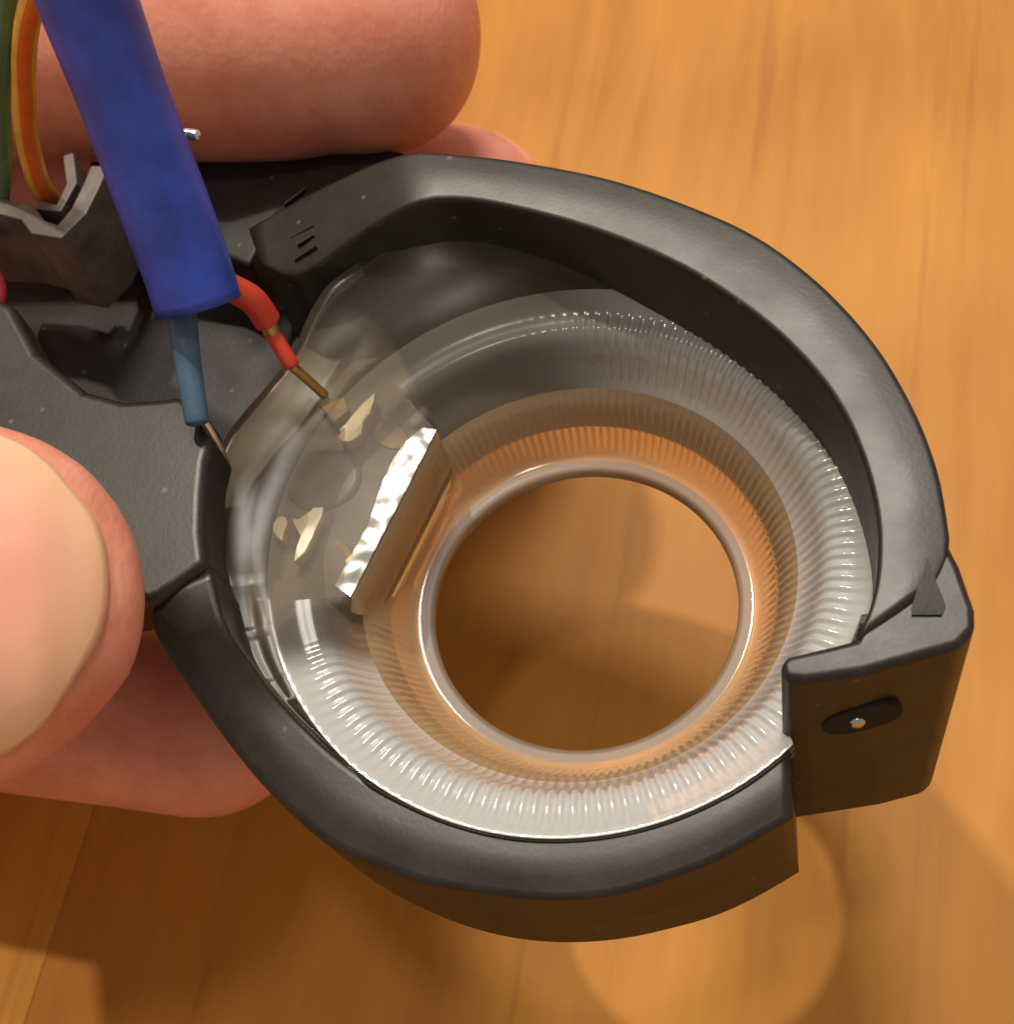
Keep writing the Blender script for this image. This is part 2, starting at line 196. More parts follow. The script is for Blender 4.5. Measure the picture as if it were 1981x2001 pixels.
def m_frost(name, base, trans, rough, bumpk=0.0, ior=1.46):
    mt, nt, out = mat(name); L = nt.links.new
    p = pbsdf(nt, out, **{'Base Color': (*base, 1), 'Roughness': rough, 'Transmission Weight': trans, 'IOR': ior})
    if bumpk:
        mp = coords(nt); n = N(nt, 'TexNoise', Scale=260.0, Detail=3.0); L(mp.outputs[0], n.inputs[0]); bump(nt, n.outputs[0], p, bumpk, 0.0005)
    return mt
def m_sheet(name, haze, hazecol, rough=0.08, bumpk=0.1, nscale=160.0, frn=1.45):
    """thin clear plastic: see-through with a Fresnel gloss and a slight haze"""
    mt, nt, out = mat(name); L = nt.links.new
    tr = N(nt, 'BsdfTransparent'); tr.inputs[0].default_value = (0.86, 0.83, 0.78, 1)
    df = N(nt, 'BsdfDiffuse'); df.inputs[0].default_value = (*hazecol, 1)
    gl = N(nt, 'BsdfGlossy'); gl.inputs['Roughness'].default_value = rough
    m1 = N(nt, 'MixShader'); m1.inputs[0].default_value = haze; L(tr.outputs[0], m1.inputs[1]); L(df.outputs[0], m1.inputs[2])
    fr = N(nt, 'Fresnel'); fr.inputs[0].default_value = frn
    m2 = N(nt, 'MixShader'); L(fr.outputs[0], m2.inputs[0]); L(m1.outputs[0], m2.inputs[1]); L(gl.outputs[0], m2.inputs[2])
    mp = coords(nt); n = N(nt, 'TexNoise', Scale=nscale, Detail=3.0); L(mp.outputs[0], n.inputs[0])
    b = N(nt, 'Bump'); b.inputs['Strength'].default_value = bumpk; b.inputs['Distance'].default_value = 0.0006
    L(n.outputs[0], b.inputs['Height']); L(b.outputs[0], gl.inputs['Normal']); L(b.outputs[0], fr.inputs['Normal'])
    L(m2.outputs[0], out.inputs[0]); return mt

BLACK = m_plastic('black_plastic', (0.012, 0.0095, 0.0072), 0.41, 3200, 0.07)
DARK = m_plastic('matt_black_plastic', (0.008, 0.006, 0.006), 0.6)
SLOT_SHADE = m_plastic('slot_shade_black', (0.002, 0.002, 0.002), 0.8)  # shade inside the uncut lug slot, put in as black colour
SHROUD = m_plastic('grey_plastic', (0.12, 0.10, 0.088), 0.5, 1500)
WOOD = [m_wood('wood_honey', (0.36, 0.134, 0.019), (0.58, 0.262, 0.042), 1.0), m_wood('wood_pale', (0.45, 0.19, 0.027), (0.68, 0.335, 0.056), 5.0)]
SKIN = m_skin('skin')
NAIL = m_simple('nail_pink', (0.86, 0.42, 0.31), 0.35, 0, 130, 0.05, 0.08, **{'Subsurface Weight': 0.25, 'Subsurface Scale': 0.0015})
def nail_blend(mt):
    nt = mt.node_tree; p = next(n for n in nt.nodes if n.type == 'BSDF_PRINCIPLED'); src = p.inputs['Base Color'].links[0].from_socket
    at = N(nt, 'Attribute', attribute_name='free_edge'); mx = N(nt, 'Mix', data_type='RGBA'); mx.inputs['B'].default_value = (0.82, 0.53, 0.31, 1)
    nt.links.new(at.outputs['Fac'], mx.inputs['Factor']); nt.links.new(src, mx.inputs['A']); nt.links.new(mx.outputs['Result'], p.inputs['Base Color'])
nail_blend(NAIL)
RIDGE = m_frost('ridged_clear_plastic', (0.95, 0.96, 0.96), 0.53, 0.16, 0, 1.6)
RIDGE.node_tree.nodes['Principled BSDF'].inputs['Coat Weight'].default_value = 1.0
RIDGE.node_tree.nodes['Principled BSDF'].inputs['Coat Roughness'].default_value = 0.085
RIDGE.node_tree.nodes['Principled BSDF'].inputs['Coat IOR'].default_value = 1.6
def frost_blend(mt):  # smooth clear sector by the diodes, frosted where the ridges are cut
    nt = mt.node_tree; L = nt.links.new; out = next(n for n in nt.nodes if n.type == 'OUTPUT_MATERIAL'); p = next(n for n in nt.nodes if n.type == 'BSDF_PRINCIPLED')
    at = N(nt, 'Attribute', attribute_name='ridged')
    tr = N(nt, 'BsdfTransparent'); tr.inputs[0].default_value = (0.86, 0.83, 0.78, 1)
    df = N(nt, 'BsdfDiffuse'); df.inputs[0].default_value = (0.46, 0.41, 0.36, 1)
    gl = N(nt, 'BsdfGlossy'); gl.inputs['Roughness'].default_value = 0.2
    m1 = N(nt, 'MixShader'); m1.inputs[0].default_value = 0.20; L(tr.outputs[0], m1.inputs[1]); L(df.outputs[0], m1.inputs[2])
    fr = N(nt, 'Fresnel'); fr.inputs[0].default_value = 1.35
    m2 = N(nt, 'MixShader'); L(fr.outputs[0], m2.inputs[0]); L(m1.outputs[0], m2.inputs[1]); L(gl.outputs[0], m2.inputs[2])
    m3 = N(nt, 'MixShader'); L(at.outputs['Fac'], m3.inputs[0]); L(m2.outputs[0], m3.inputs[1]); L(p.outputs[0], m3.inputs[2]); L(m3.outputs[0], out.inputs[0])
frost_blend(RIDGE)
CLEAR = m_frost('clear_plastic', (0.97, 0.90, 0.80), 0.93, 0.03)
FUNNEL = m_frost('wood_reflection_tint', (0.98, 0.70, 0.42), 0.70, 0.08)  # warm base colour stands in for wood reflected in the clear funnel
LIP = m_frost('frosted_lip_plastic', (0.27, 0.22, 0.17), 0.55, 0.45)
SHEET = m_sheet('clear_cover_plastic', 0.045, (0.40, 0.29, 0.23), 0.26, 0.10, 140.0, 1.30)
MURK = m_simple('cloudy_plastic', (0.125, 0.104, 0.078), 0.5, 0, 170, 0.3, 0.45)
BOSSM = m_simple('cloudy_boss_plastic', (0.155, 0.132, 0.095), 0.35, 0, 150, 0.2, 0.15)
BLUE = m_simple('blue_sleeve_plastic', (0.030, 0.068, 0.46), 0.40, 0, 260, 0.3, 0.35)
SLATE = m_simple('blue_grey_insulation', (0.06, 0.12, 0.20), 0.45, 0, 300, 0.05, 0.15)
RED = m_simple('red_insulation', (0.62, 0.055, 0.025), 0.4, 0, 300, 0.05, 0.12)
DRED = m_simple('dark_red_insulation', (0.20, 0.012, 0.02), 0.45)
YEL = m_simple('yellow_insulation', (0.85, 0.48, 0.05), 0.38)
ORG = m_simple('orange_stripe', (0.90, 0.19, 0.02), 0.38)
GRN = m_simple('green_insulation', (0.13, 0.27, 0.13), 0.4)
BRASS = m_simple('tarnished_brass', (0.20, 0.135, 0.05), 0.5, 0.3, 420, 0.6, 0.6)
GOLD = m_simple('gold_plating', (0.50, 0.34, 0.12), 0.35, 0.8, 400, 0.3, 0.2)
CREAM = m_simple('cream_ceramic', (0.92, 0.84, 0.58), 0.25, 0, 400, 0.15, 0.06)
TIN = m_simple('solder', (0.75, 0.72, 0.66), 0.22, 0.9, 600, 0.3, 0.1)
STEEL = m_simple('screw_steel', (0.55, 0.56, 0.55), 0.2, 1.0, 600, 0.2, 0.1)
MIRR = m_sheet('bright_facet', 0.16, (0.75, 0.72, 0.66), 0.19, 0.02, 110.0, 2.4)

# ---------------------------------------------------------------- mesh helpers (coordinates in mm)
def obj(name, verts, faces, mt, parent=None, smooth=True, mats=None, fmat=None, bevel=0.0, seg=2, angle=35):
    base = V(parent['_b']) if parent and '_b' in parent.keys() else V((0, 0, 0))
    me = bpy.data.meshes.new(name)
    me.from_pydata([((V(v) - base) * MM)[:] for v in verts], [], faces)
    for mm in (mats or [mt]): me.materials.append(mm)
    if fmat:
        for p, k in zip(me.polygons, fmat): p.material_index = k
    bm = bmesh.new(); bm.from_mesh(me); bmesh.ops.recalc_face_normals(bm, faces=bm.faces); bm.to_mesh(me); bm.free()
    for p in me.polygons: p.use_smooth = smooth
    o = bpy.data.objects.new(name, me); COL.objects.link(o)
    if parent: o.parent = parent; o['_b'] = list(base)
    if bevel:
        md = o.modifiers.new('bevel', 'BEVEL'); md.width = bevel * MM; md.segments = seg; md.limit_method = 'ANGLE'; md.angle_limit = math.radians(angle)
        md.harden_normals = True
    return o
def thing(name, label, cat, base):
    o = bpy.data.objects.new(name, None); COL.objects.link(o)
    o.location = V(base) * MM; o.empty_display_size = 0.005
    o['label'] = label; o['category'] = cat; o['_b'] = list(base); return o
def fill_prism(top, bot):
    n = len(top); v = [V(p) for p in top] + [V(p) for p in bot]
    f = [list(range(n)), list(range(2 * n - 1, n - 1, -1))] + [[i, n + i, n + (i + 1) % n, (i + 1) % n] for i in range(n)]
    return v, f
def prism(name, pts, zb, mt, parent=None, inset=0.0, **kw):
    top = [V(p) for p in pts]; c = sum(top, V()) / len(top)
    bot = [V((p.x + (c.x - p.x) * inset, p.y + (c.y - p.y) * inset, zb)) for p in top]
    kw.setdefault('smooth', False)
    return obj(name, *fill_prism(top, bot), mt, parent, **kw)
def crom(P, n):
    P = [V(p) for p in P]; Q = [2 * P[0] - P[1]] + P + [2 * P[-1] - P[-2]]; out = []
    for i in range(len(P) - 1):
        a, b, c, d = Q[i:i + 4]
        for k in range(16):
            t = k / 16; out.append(.5 * (2 * b + (c - a) * t + (2 * a - 5 * b + 4 * c - d) * t * t + (3 * b - a - 3 * c + d) * t ** 3))
    out.append(P[-1]); s = [0]
    for i in range(1, len(out)): s.append(s[-1] + (out[i] - out[i - 1]).length)
    res = []; j = 0
    for k in range(n):
        u = s[-1] * k / (n - 1)
        while j < len(s) - 2 and s[j + 1] < u: j += 1
        t = (u - s[j]) / max(1e-9, s[j + 1] - s[j]); res.append(out[j].lerp(out[j + 1], min(1, max(0, t))))
    return res
def tube_geo(path, rad, n=32, seg=20, roundend=0.0, arc=None, hollow=0.0):
    P = crom(path, n); v = []; f = []
    up = V((0.09, -0.46, 0.88))
    L = [0]
    for i in range(1, n): L.append(L[-1] + (P[i] - P[i - 1]).length)
    rings = []
    for i, p in enumerate(P):
        t = (P[min(n - 1, i + 1)] - P[max(0, i - 1)]).normalized()
        s = t.cross(up).normalized(); u = s.cross(t)
        r = rad(L[i] / L[-1]) if callable(rad) else rad
        ring = []
        angs = [2 * math.pi * k / seg for k in range(seg)] if arc is None else [arc[0] + (arc[1] - arc[0]) * k / (seg - 1) for k in range(seg)]
        for a in angs: ring.append(len(v)); v.append(p + s * r * math.cos(a) + u * r * math.sin(a))
        rings.append(ring)
    m_ = seg if arc is None else seg - 1
    for i in range(n - 1):
        for k in range(m_): f.append([rings[i][k], rings[i][(k + 1) % seg], rings[i + 1][(k + 1) % seg], rings[i + 1][k]])
    if arc is None:
        for e, sgn in ((0, -1), (n - 1, 1)):
            t = (P[e] - P[e - 1 if e else 1]).normalized() 
            c = P[e]; prev = rings[e]
            if hollow:
                inner = []
                for k in prev: inner.append(len(v)); v.append(c + (v[k] - c) * hollow)
                for k in range(seg): f.append([prev[k], prev[(k + 1) % seg], inner[(k + 1) % seg], inner[k]])
                deep = []
                for k in inner: deep.append(len(v)); v.append(v[k] - t * 1.5)
                for k in range(seg): f.append([inner[k], inner[(k + 1) % seg], deep[(k + 1) % seg], deep[k]])
                prev = deep
            elif roundend:
                for q in (0.35, 0.65, 0.88):
                    nr = []
                    for k in rings[e]: nr.append(len(v)); v.append(c + (v[k] - c) * math.sqrt(1 - q * q) + t * roundend * q)
                    for k in range(seg): f.append([prev[k], prev[(k + 1) % seg], nr[(k + 1) % seg], nr[k]])
                    prev = nr
            f.append(prev)
    return v, f
def tube(name, path, rad, mt, parent=None, **kw):
    return obj(name, *tube_geo(path, rad, **kw), mt, parent)
def rim_geo(O, I, zin, bot, e=0.55, crown=0.12):
    """a rounded rim: O outer and I inner top edge, bot = list of outer bottom points"""
    v = []; f = []; n = len(O)
    for i in range(n):
        o, q = V(O[i]), V(I[i]); u = o - q; wd = u.length; u.normalize(); z = V((0, 0, 1)); b = V(bot[i])
        e2 = min(e, wd * .3)
        def wall(t): return o - z * e2 + (b - (o - z * e2)) * t
        c_ = crown
        prof = [V((q.x, q.y, zin)), q - z * 1.2 * e2, q - z * .8 * e2, q - z * .3 * e2 + u * .07 * e2, q + u * .3 * e2 - z * .07 * e2, q + u * .8 * e2, q + u * 1.1 * e2 + z * c_ * .1, q.lerp(o, .33) + z * c_ * .8,
                q.lerp(o, .5) + z * c_, q.lerp(o, .67) + z * c_ * .8, o - u * 1.1 * e2 + z * c_ * .1, o - u * .8 * e2, o - u * .3 * e2 - z * .07 * e2, o - u * .07 * e2 - z * .3 * e2, o - z * .8 * e2, o - z * 1.2 * e2, wall(.15), wall(.5), wall(1.0)]
        bi = b - u * wd * .7; prof.append(V((bi.x, bi.y, b.z)))
        k = len(prof)
        v += prof
    for i in range(n - 1):
        for j in range(k): f.append([i * k + j, i * k + (j + 1) % k, (i + 1) * k + (j + 1) % k, (i + 1) * k + j])
    f.append(list(range(k))); f.append(list(range((n - 1) * k, n * k)))
    return v, f

AX = V((-0.9, 3.7, 38.0))
T = TABLE
# ================================================================ the table
tab = bpy.data.objects.new('table_top', None); COL.objects.link(tab); tab['kind'] = 'structure'; tab['label'] = 'warm honey-coloured wooden table top'; tab['_b'] = [0, 0, 0]
ga = V((0.186, 0.983, 0)).normalized(); gs = V((ga.y, -ga.x, 0))
s0 = V((-52.7, -5.4, 0)).dot(gs)
for i, (a, b) in enumerate([(-250, -112), (-112, 0), (0, 130), (130, 262)]):
    a += s0 + 0.02; b += s0 - 0.02
    cs = [gs * a + ga * -260, gs * b + ga * -260, gs * b + ga * 420, gs * a + ga * 420]
    dz = [0, -0.02, 0.0, -0.03][i]
    prism('board', [c + V((0, 0, dz)) for c in cs], -18, WOOD[1 if i in (1,) else 0], tab, bevel=0.08)
prism('underlay', [V((x, y, -0.6)) for x, y in ((-240, -240), (240, -240), (240, 400), (-240, 400))], -17, WOOD[0], tab)

# ================================================================ the black housing
hs = thing('ring_housing', 'black plastic housing with a thick rim around the clear ridged ring', 'housing', (-8, 6, 29))
O, I = T['high_outer'], T['high_inner']
obj('upper_rim', *rim_geo(O, I, 33.0, [V((p[0], p[1], 28.5)) - (V((p[0], p[1], 0)) - V((AX.x, AX.y, 0))).normalized() * 1.2 for p in O]), BLACK, hs)
def polar(p): d = V(p) - AX; return math.atan2(d.y, d.x) % (2 * math.pi), math.hypot(d.x, d.y)
lb = sorted(polar(p) for p in T['low_bottom'])
def rbot(a, ro):
    if a <= lb[0][0]: return min(lb[0][1], ro - 1.5)
    if a >= lb[-1][0]: return lb[-1][1]
    for (a0, r0), (a1, r1) in zip(lb, lb[1:]):
        if a0 <= a <= a1: return r0 + (r1 - r0) * (a - a0) / (a1 - a0)
bt = []
for p in T['low_outer']:
    a, r = polar(p); rb = rbot(a, r)
    bt.append(V((AX.x + rb * math.cos(a), AX.y + rb * math.sin(a), 30.0)))
obj('lower_rim', *rim_geo(T['low_outer'], T['low_inner'], 33.5, bt, 0.7, 0.15), BLACK, hs)
# main body on the left with the ramp down to the lower rim
bo = prism('body', T['body_top'], 42.5, BLACK, hs, bevel=0.8, seg=3)
wl = prism('back_wall', T['wall_top'], 29, DARK, hs, bevel=0.4)
# floor pan under the ring and across the body
oc = [V(p) for p in T['high_outer']] + [V(p) for p in T['lug_top'][7:12]] + [V(p) for p in reversed(T['low_outer'])] + [V((-31, 6, 38)), V((-45, 10, 38)), V((-66, 12, 38)), V((-72, 44, 38)), V((-50, 48, 38))] + [V(p) + V((0, 1.5, 0)) for p in T['wall_top'][:5]]
pol = sorted(polar(p) for p in oc)
def rout(a):
    best = pol[-1][0] - 2 * math.pi, pol[-1][1]
    ext = [best] + pol + [(pol[0][0] + 2 * math.pi, pol[0][1])]
    for (a0, r0), (a1, r1) in zip(ext, ext[1:]):
        if a0 <= a <= a1:
            p0 = V((r0 * math.cos(a0), r0 * math.sin(a0))); p1 = V((r1 * math.cos(a1), r1 * math.sin(a1)))
            t = (a - a0) / max(1e-9, a1 - a0); return p0.lerp(p1, t).length
v = []; f = []; n = 160
for i in range(n):
    a = 2 * math.pi * i / n; c, s = math.cos(a), math.sin(a); R = rout(a) - (5.5 if math.radians(285) < a < math.radians(335) else 1.6)
    for r, z in ((15.0, 31.0), (15.0, 32.0), (16.0, 32.2), (R * .6 + 6, 32.2), (R, 32.2), (R, 31.0)): v.append(V((AX.x + r * c, AX.y + r * s, z)))
for i in range(n):
    for j in range(6): f.append([i * 6 + j, i * 6 + (j + 1) % 6, ((i + 1) % n) * 6 + (j + 1) % 6, ((i + 1) % n) * 6 + j])
obj('floor_pan', v, f, DARK, hs)
# the lug; raised dark inserts stand in for shade inside slot and pocket
lt = [V(p) for p in T['lug_top']]; q = [V(p) for p in T['lug_bottom']]
lbm = [q[0] + V((0, 1.2, 0)), q[0] + V((.3, 2, 0))] + [V((p.x, p.y, 29)) for p in lt[2:8]] + [V((lt[8].x - .6, lt[8].y, 29)), q[3] + V((.3, 2.4, 0)), q[3], q[2], q[1], q[0] * .7 + q[1] * .3, q[0]]
lug = obj('lug', *fill_prism(lt, lbm), BLACK, hs, smooth=False, bevel=0.75, seg=4, angle=28)
tri = [V(p) for p in T['lug_tri']]; tc = sum(tri, V()) / 5
obj('pocket_shade', *fill_prism([p + V((0, 0, .06)) for p in tri], [p + V((0, 0, -.5)) for p in tri]), DARK, lug, smooth=False)
fa, fb = V(T['lug_slot'][0]), V(T['lug_slot'][1])
# front face of the lug: plane through its top and bottom edges
e0, e1, e2_ = lt[13], lt[12], q[1]
fn = (e1 - e0).cross(e2_ - e0).normalized()
if fn.y > 0: fn = -fn
sx = (fb - fa).normalized(); sy = fn.cross(sx).normalized(); sc_ = (fa + fb) / 2; hl = (fb - fa).length / 2; hh = 1.35
outl = []
for k in range(28):
    a = 2 * math.pi * k / 28; ca, sa = math.cos(a), math.sin(a)
    outl.append(sc_ + sx * hl * math.copysign(abs(ca) ** .8, ca) + sy * hh * math.copysign(abs(sa) ** .9, sa))
obj('slot_shade', *fill_prism([p + fn * .16 for p in outl], [p - fn * .8 for p in outl]), SLOT_SHADE, lug, smooth=False)
ctr = V(T['lug_slot'][3])
v, f = tube_geo([ctr - fn * .6, ctr - fn * .1, ctr + fn * .28], 0.5, n=6, seg=16, roundend=.3); obj('screw', v, f, STEEL, lug)
# moulded scratches and marks on the sloping shoulder
mk = [V(p) for p in T['marks']]
nrm = V((0, 0, 1))
for i in range(0, 10, 2):
    a, b = mk[i] + V((.5, .2, 0)), mk[i + 1] + V((.5, .2, 0)); d = (b - a).normalized(); s = V((-d.y, d.x, 0)) * .11
    def rz(p):
        best = min(range(60), key=lambda k: ((V(O[k]) + V(I[k])) / 2 - p).xy.length); return (O[best][2] + I[best][2]) / 2
    a.z = rz(a) + .2; b.z = rz(b) + .2
    obj('mould_mark', *fill_prism([a - s, b - s * .3, b + s * .3, a + s], [a - s - nrm * .5, b - s * .3 - nrm * .5, b + s * .3 - nrm * .5, a + s - nrm * .5]), DARK, hs, smooth=False)
# connector shroud
def strip_wall(name, path, wd, h, mt, parent, n=24):
    P = [V(p) for p in path]; v = []; f = []
    n = len(P)
    for i, p in enumerate(P):
        t = (P[min(n - 1, i + 1)] - P[max(0, i - 1)]); t.z = 0; t.normalize(); s = V((-t.y, t.x, 0)) * wd / 2
        v += [p - s, p + s, p + s - V((0, 0, h)), p - s - V((0, 0, h))]
    for i in range(n - 1):
        for j in range(4): f.append([i * 4 + j, i * 4 + (j + 1) % 4, i * 4 + 4 + (j + 1) % 4, i * 4 + 4 + j])
    f += [[0, 1, 2, 3], [4 * n - 4, 4 * n - 3, 4 * n - 2, 4 * n - 1]]
    return obj(name, v, f, mt, parent, smooth=False, bevel=0.12)
strip_wall('connector_shroud', T['shroud'], 1.5, 9, SHROUD, hs)
strip_wall('connector_shroud', T['shroud2'], 0.9, 8, SHROUD, hs)

# ================================================================ the clear ridged ring
rg = thing('clear_ring', 'clear plastic ring with fine radial ridges and a round open hole', 'light ring', (AX.x, AX.y, 28.5))
def loop_r(a):  # radius and height of the housing's inner edge at polar angle a
    for (a0, r0, z0), (a1, r1, z1) in zip(EDGE, EDGE[1:]):
        if a0 <= a <= a1:
            t = (a - a0) / max(1e-9, a1 - a0); return r0 + (r1 - r0) * t, z0 + (z1 - z0) * t
EDGE = []
for key, z_ in (('plate_edge', 4.9), ('low_inner', 2.45), ('leftedge', 3.5)):
    for p in T[key]:
        a, r = polar(p); EDGE.append((a, max(r + (.5 if key != 'leftedge' else .1), 20.9), z_))
EDGE.sort(); EDGE = [(EDGE[-1][0] - 2 * math.pi,) + EDGE[-1][1:]] + EDGE + [(EDGE[0][0] + 2 * math.pi,) + EDGE[0][1:]]
_sm = []
for q_ in range(360):
    a = math.radians(q_); acc = [loop_r((a + math.radians(d_)) % (2 * math.pi)) for d_ in range(-5, 6)]
    r_, z_ = sum(x[0] for x in acc) / 11, sum(x[1] for x in acc) / 11
    _sm.append((a, 20.1 if 311 < q_ < 338 else (20.95 if 296 < q_ < 356 else max(20.9, r_)), z_))
EDGE = _sm + [(2 * math.pi, _sm[0][1], _sm[0][2])]
fc = [V(p) for p in T['facet']]
ca_, cb_ = (fc[2] - AX).xy, (fc[3] - AX).xy
aA, aB = math.atan2(ca_.y, ca_.x) % (2 * math.pi), math.atan2(cb_.y, cb_.x) % (2 * math.pi)
def chord(a):
    d = V((math.cos(a), math.sin(a))); e = cb_ - ca_; den = d.x * e.y - d.y * e.x
    return (ca_.x * e.y - ca_.y * e.x) / den
# top side from the flange rim inwards: radius, height, ridge depth, material
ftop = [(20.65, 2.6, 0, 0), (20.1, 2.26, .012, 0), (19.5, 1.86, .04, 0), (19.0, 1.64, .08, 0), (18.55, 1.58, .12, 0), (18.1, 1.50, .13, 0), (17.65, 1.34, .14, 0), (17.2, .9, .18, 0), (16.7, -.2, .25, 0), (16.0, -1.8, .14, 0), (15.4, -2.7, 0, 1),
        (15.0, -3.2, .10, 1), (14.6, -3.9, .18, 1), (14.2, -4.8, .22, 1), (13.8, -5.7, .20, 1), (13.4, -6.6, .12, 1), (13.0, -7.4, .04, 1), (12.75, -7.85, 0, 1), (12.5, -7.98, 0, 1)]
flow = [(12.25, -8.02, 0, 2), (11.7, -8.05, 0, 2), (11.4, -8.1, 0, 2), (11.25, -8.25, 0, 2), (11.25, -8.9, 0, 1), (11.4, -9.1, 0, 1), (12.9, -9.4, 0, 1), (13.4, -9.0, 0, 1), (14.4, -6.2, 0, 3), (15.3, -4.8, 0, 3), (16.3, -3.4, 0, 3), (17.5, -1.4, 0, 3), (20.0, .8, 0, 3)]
NR = 144; nt_ = NR * 8; v = []; f = []; fm = []; rid = []
def sst(x, e0_, e1_): t_ = max(0, min(1, (x - e0_) / (e1_ - e0_))); return t_ * t_ * (3 - 2 * t_)
for i in range(nt_):
    a = 2 * math.pi * i / nt_; ca, sa = math.cos(a), math.sin(a); dg_ = math.degrees(a)
    led = sst(dg_, 48, 104) * (1 - sst(dg_, 198, 208)); rid.append(1 - led)
    ph = math.cos(NR * a); ph = math.copysign(abs(ph) ** .75, ph); jit = 1 + .35 * noise.noise(V((ca * 30, sa * 30, 0)))
    R_, zR = loop_r(a); w_ = R_ - 20.65
    insec = aA < a < aB
    row = []; mats_ = []
    for t_, dz, kk in ((1, 0, 0), (max(0, 1 - .75 / max(w_, .8)), .0, 0), (max(0, 1 - 1.0 / max(w_, 1.05)), -.18, 0), (.35, -.2, 0)):
        row.append((20.65 + w_ * t_, 2.62 + (zR + dz * min(1, w_ / 2) - 2.62) * (t_ ** .8), 0)); mats_.append(3)
    if insec:
        rc = chord(a); top = [q_ for q_ in ftop if q_[0] > 15.45]; m_ = len(top)
        for h, q_ in enumerate(top): row.append((20.65 + (rc + .02 - 20.65) * h / (m_ - 1), 2.6 - 2.45 * (h / (m_ - 1)) ** .8, 0)); mats_.append(0 if h < m_ - 1 else 1)
        for h, q_ in enumerate(ftop[m_:]):
            row.append((min(q_[0], rc - .02 - .06 * h), q_[1], 0)); mats_.append(q_[3])
    else:
        for q_ in ftop: row.append((q_[0], q_[1], q_[2])); mats_.append(q_[3])
    for q_ in flow:
        rr = min(q_[0], chord(a) - .3) if insec and q_[0] > 12.9 and q_[0] < 15.5 else q_[0]
        row.append((rr, q_[1], 0)); mats_.append(q_[3])
    row.append((R_, min(zR - 1.2, 2.0), 0)); mats_.append(3)
    fl_ = 1 - led
    for h, (r, z, am) in enumerate(row):
        r = min(r, R_)
        kf = fl_ if h < 15 else (.55 + .45 * fl_)
        v.append(V((AX.x + r * ca, AX.y + r * sa, 38 + z + am * ph * jit * kf)))
    fm_row = mats_; fm += mats_
    k = len(row)
for i in range(nt_):
    for j in range(k): f.append([i * k + j, i * k + (j + 1) % k, ((i + 1) % nt_) * k + (j + 1) % k, ((i + 1) % nt_) * k + j])
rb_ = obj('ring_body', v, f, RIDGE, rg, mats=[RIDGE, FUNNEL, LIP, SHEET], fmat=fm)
at_ = rb_.data.attributes.new('ridged', 'FLOAT', 'POINT')
at_.data.foreach_set('value', [r_ for r_ in rid for _ in range(k)])
def smooth_loop(pts, n):
    q = [V(p) for p in pts]; return crom(q + [q[0]], n + 1)[:n]
def grid_cap(name, loop, zb, mt, parent, rise, amp, seed):
    """a softly uneven moulded slab: rings shrink from the rounded rim towards the middle"""
    n = len(loop); c = sum(loop, V()) / n; v = []; f = []
    for k_, dz in ((1.0, None), (1.0, -.5), (.985, -.12), (.96, 0), (.8, .05), (.6, .1), (.4, .1), (.2, .1)):
        for p in loop:
            q = c.lerp(p, k_); z = zb if dz is None else p.z + dz * (rise if dz > 0 else 1)
            if dz is not None: z += amp * noise.noise(V((q.x * .35, q.y * .35, seed))) * (1 if k_ < .97 else .2)
            v.append(V((q.x, q.y, z)))
    for r in range(7):
        for i in range(n): f.append([r * n + i, r * n + (i + 1) % n, (r + 1) * n + (i + 1) % n, (r + 1) * n + i])
    f.append([7 * n + i for i in range(n)])
    return obj(name, v, f, mt, parent)
grid_cap('diode_tray', smooth_loop(T['tray'], 90), 34, MURK, rg, 1.0, .35, 3.3)
v = []; f = []; gu, gv = 40, 8   # the slanted face that mirrors the lamp, slightly wavy
for i in range(gu + 1):
    for j in range(gv + 1):
        a_ = fc[2].lerp(fc[3], i / gu); b_ = fc[1].lerp(fc[0], i / gu * 2) if i / gu < .25 else fc[0].lerp(fc[4], (i / gu - .12) / .88)
        b_ = fc[1].lerp(fc[4], i / gu) + (fc[0] - fc[1].lerp(fc[4], .35)) * math.sin(min(1, i / gu * 1.6) * math.pi) * .8
        p = a_.lerp(b_, j / gv); p.z += .1 + .09 * noise.noise(V((p.x * .9, p.y * .9, 4))) + .02 * noise.noise(V((p.x * 2.6, p.y * 2.6, 9)))
        v.append(p)
for i in range(gu):
    for j in range(gv): a_ = i * (gv + 1) + j; f.append([a_, a_ + 1, a_ + gv + 2, a_ + gv + 1])
fo = obj('bright_facet', v, f, MIRR, rg)
bs = V(T['boss'][0])
grid_cap('boss', [bs + V((2.9 * math.cos(a * math.pi / 16), 2.6 * math.sin(a * math.pi / 16), .1)) for a in range(32)], 36.2, BOSSM, rg, 1.0, .05, 1.1)

# ================================================================ diodes
def slab(name, pts, h, mt, parent, lift=1.0, tilt=0.0):
    lift -= 0.9
    return prism(name, [V(p) + V((0, 0, lift + tilt * (i % 2))) for i, p in enumerate(pts)], V(pts[0]).z + lift - h, mt, parent, inset=.12, bevel=.15)
d1 = thing('light_diode', 'cream and gold light diode nearer the red wire', 'diode', T['led1'][0])
slab('contact', T['led1'], 1.4, CREAM, d1, 1.25, .2); slab('leadframe', T['led1gold'], 1.0, BRASS, d1, .02, .05); slab('contact', T['led1b'], .8, BRASS, d1, 1.0)
d2 = thing('light_diode', 'cream and gold light diode nearer the lower rim', 'diode', T['led2'][0])
slab('contact', T['led2'], 1.4, CREAM, d2, 1.25, .2); slab('contact', T['led2b'], 1.2, CREAM, d2, 1.1); slab('leadframe', T['led2gold'], 1.0, BRASS, d2, .02, .05); slab('contact', T['led2c'], 1.0, CREAM, d2, 1.1)
for o in (d1, d2): o['group'] = 'light diodes in the clear block'

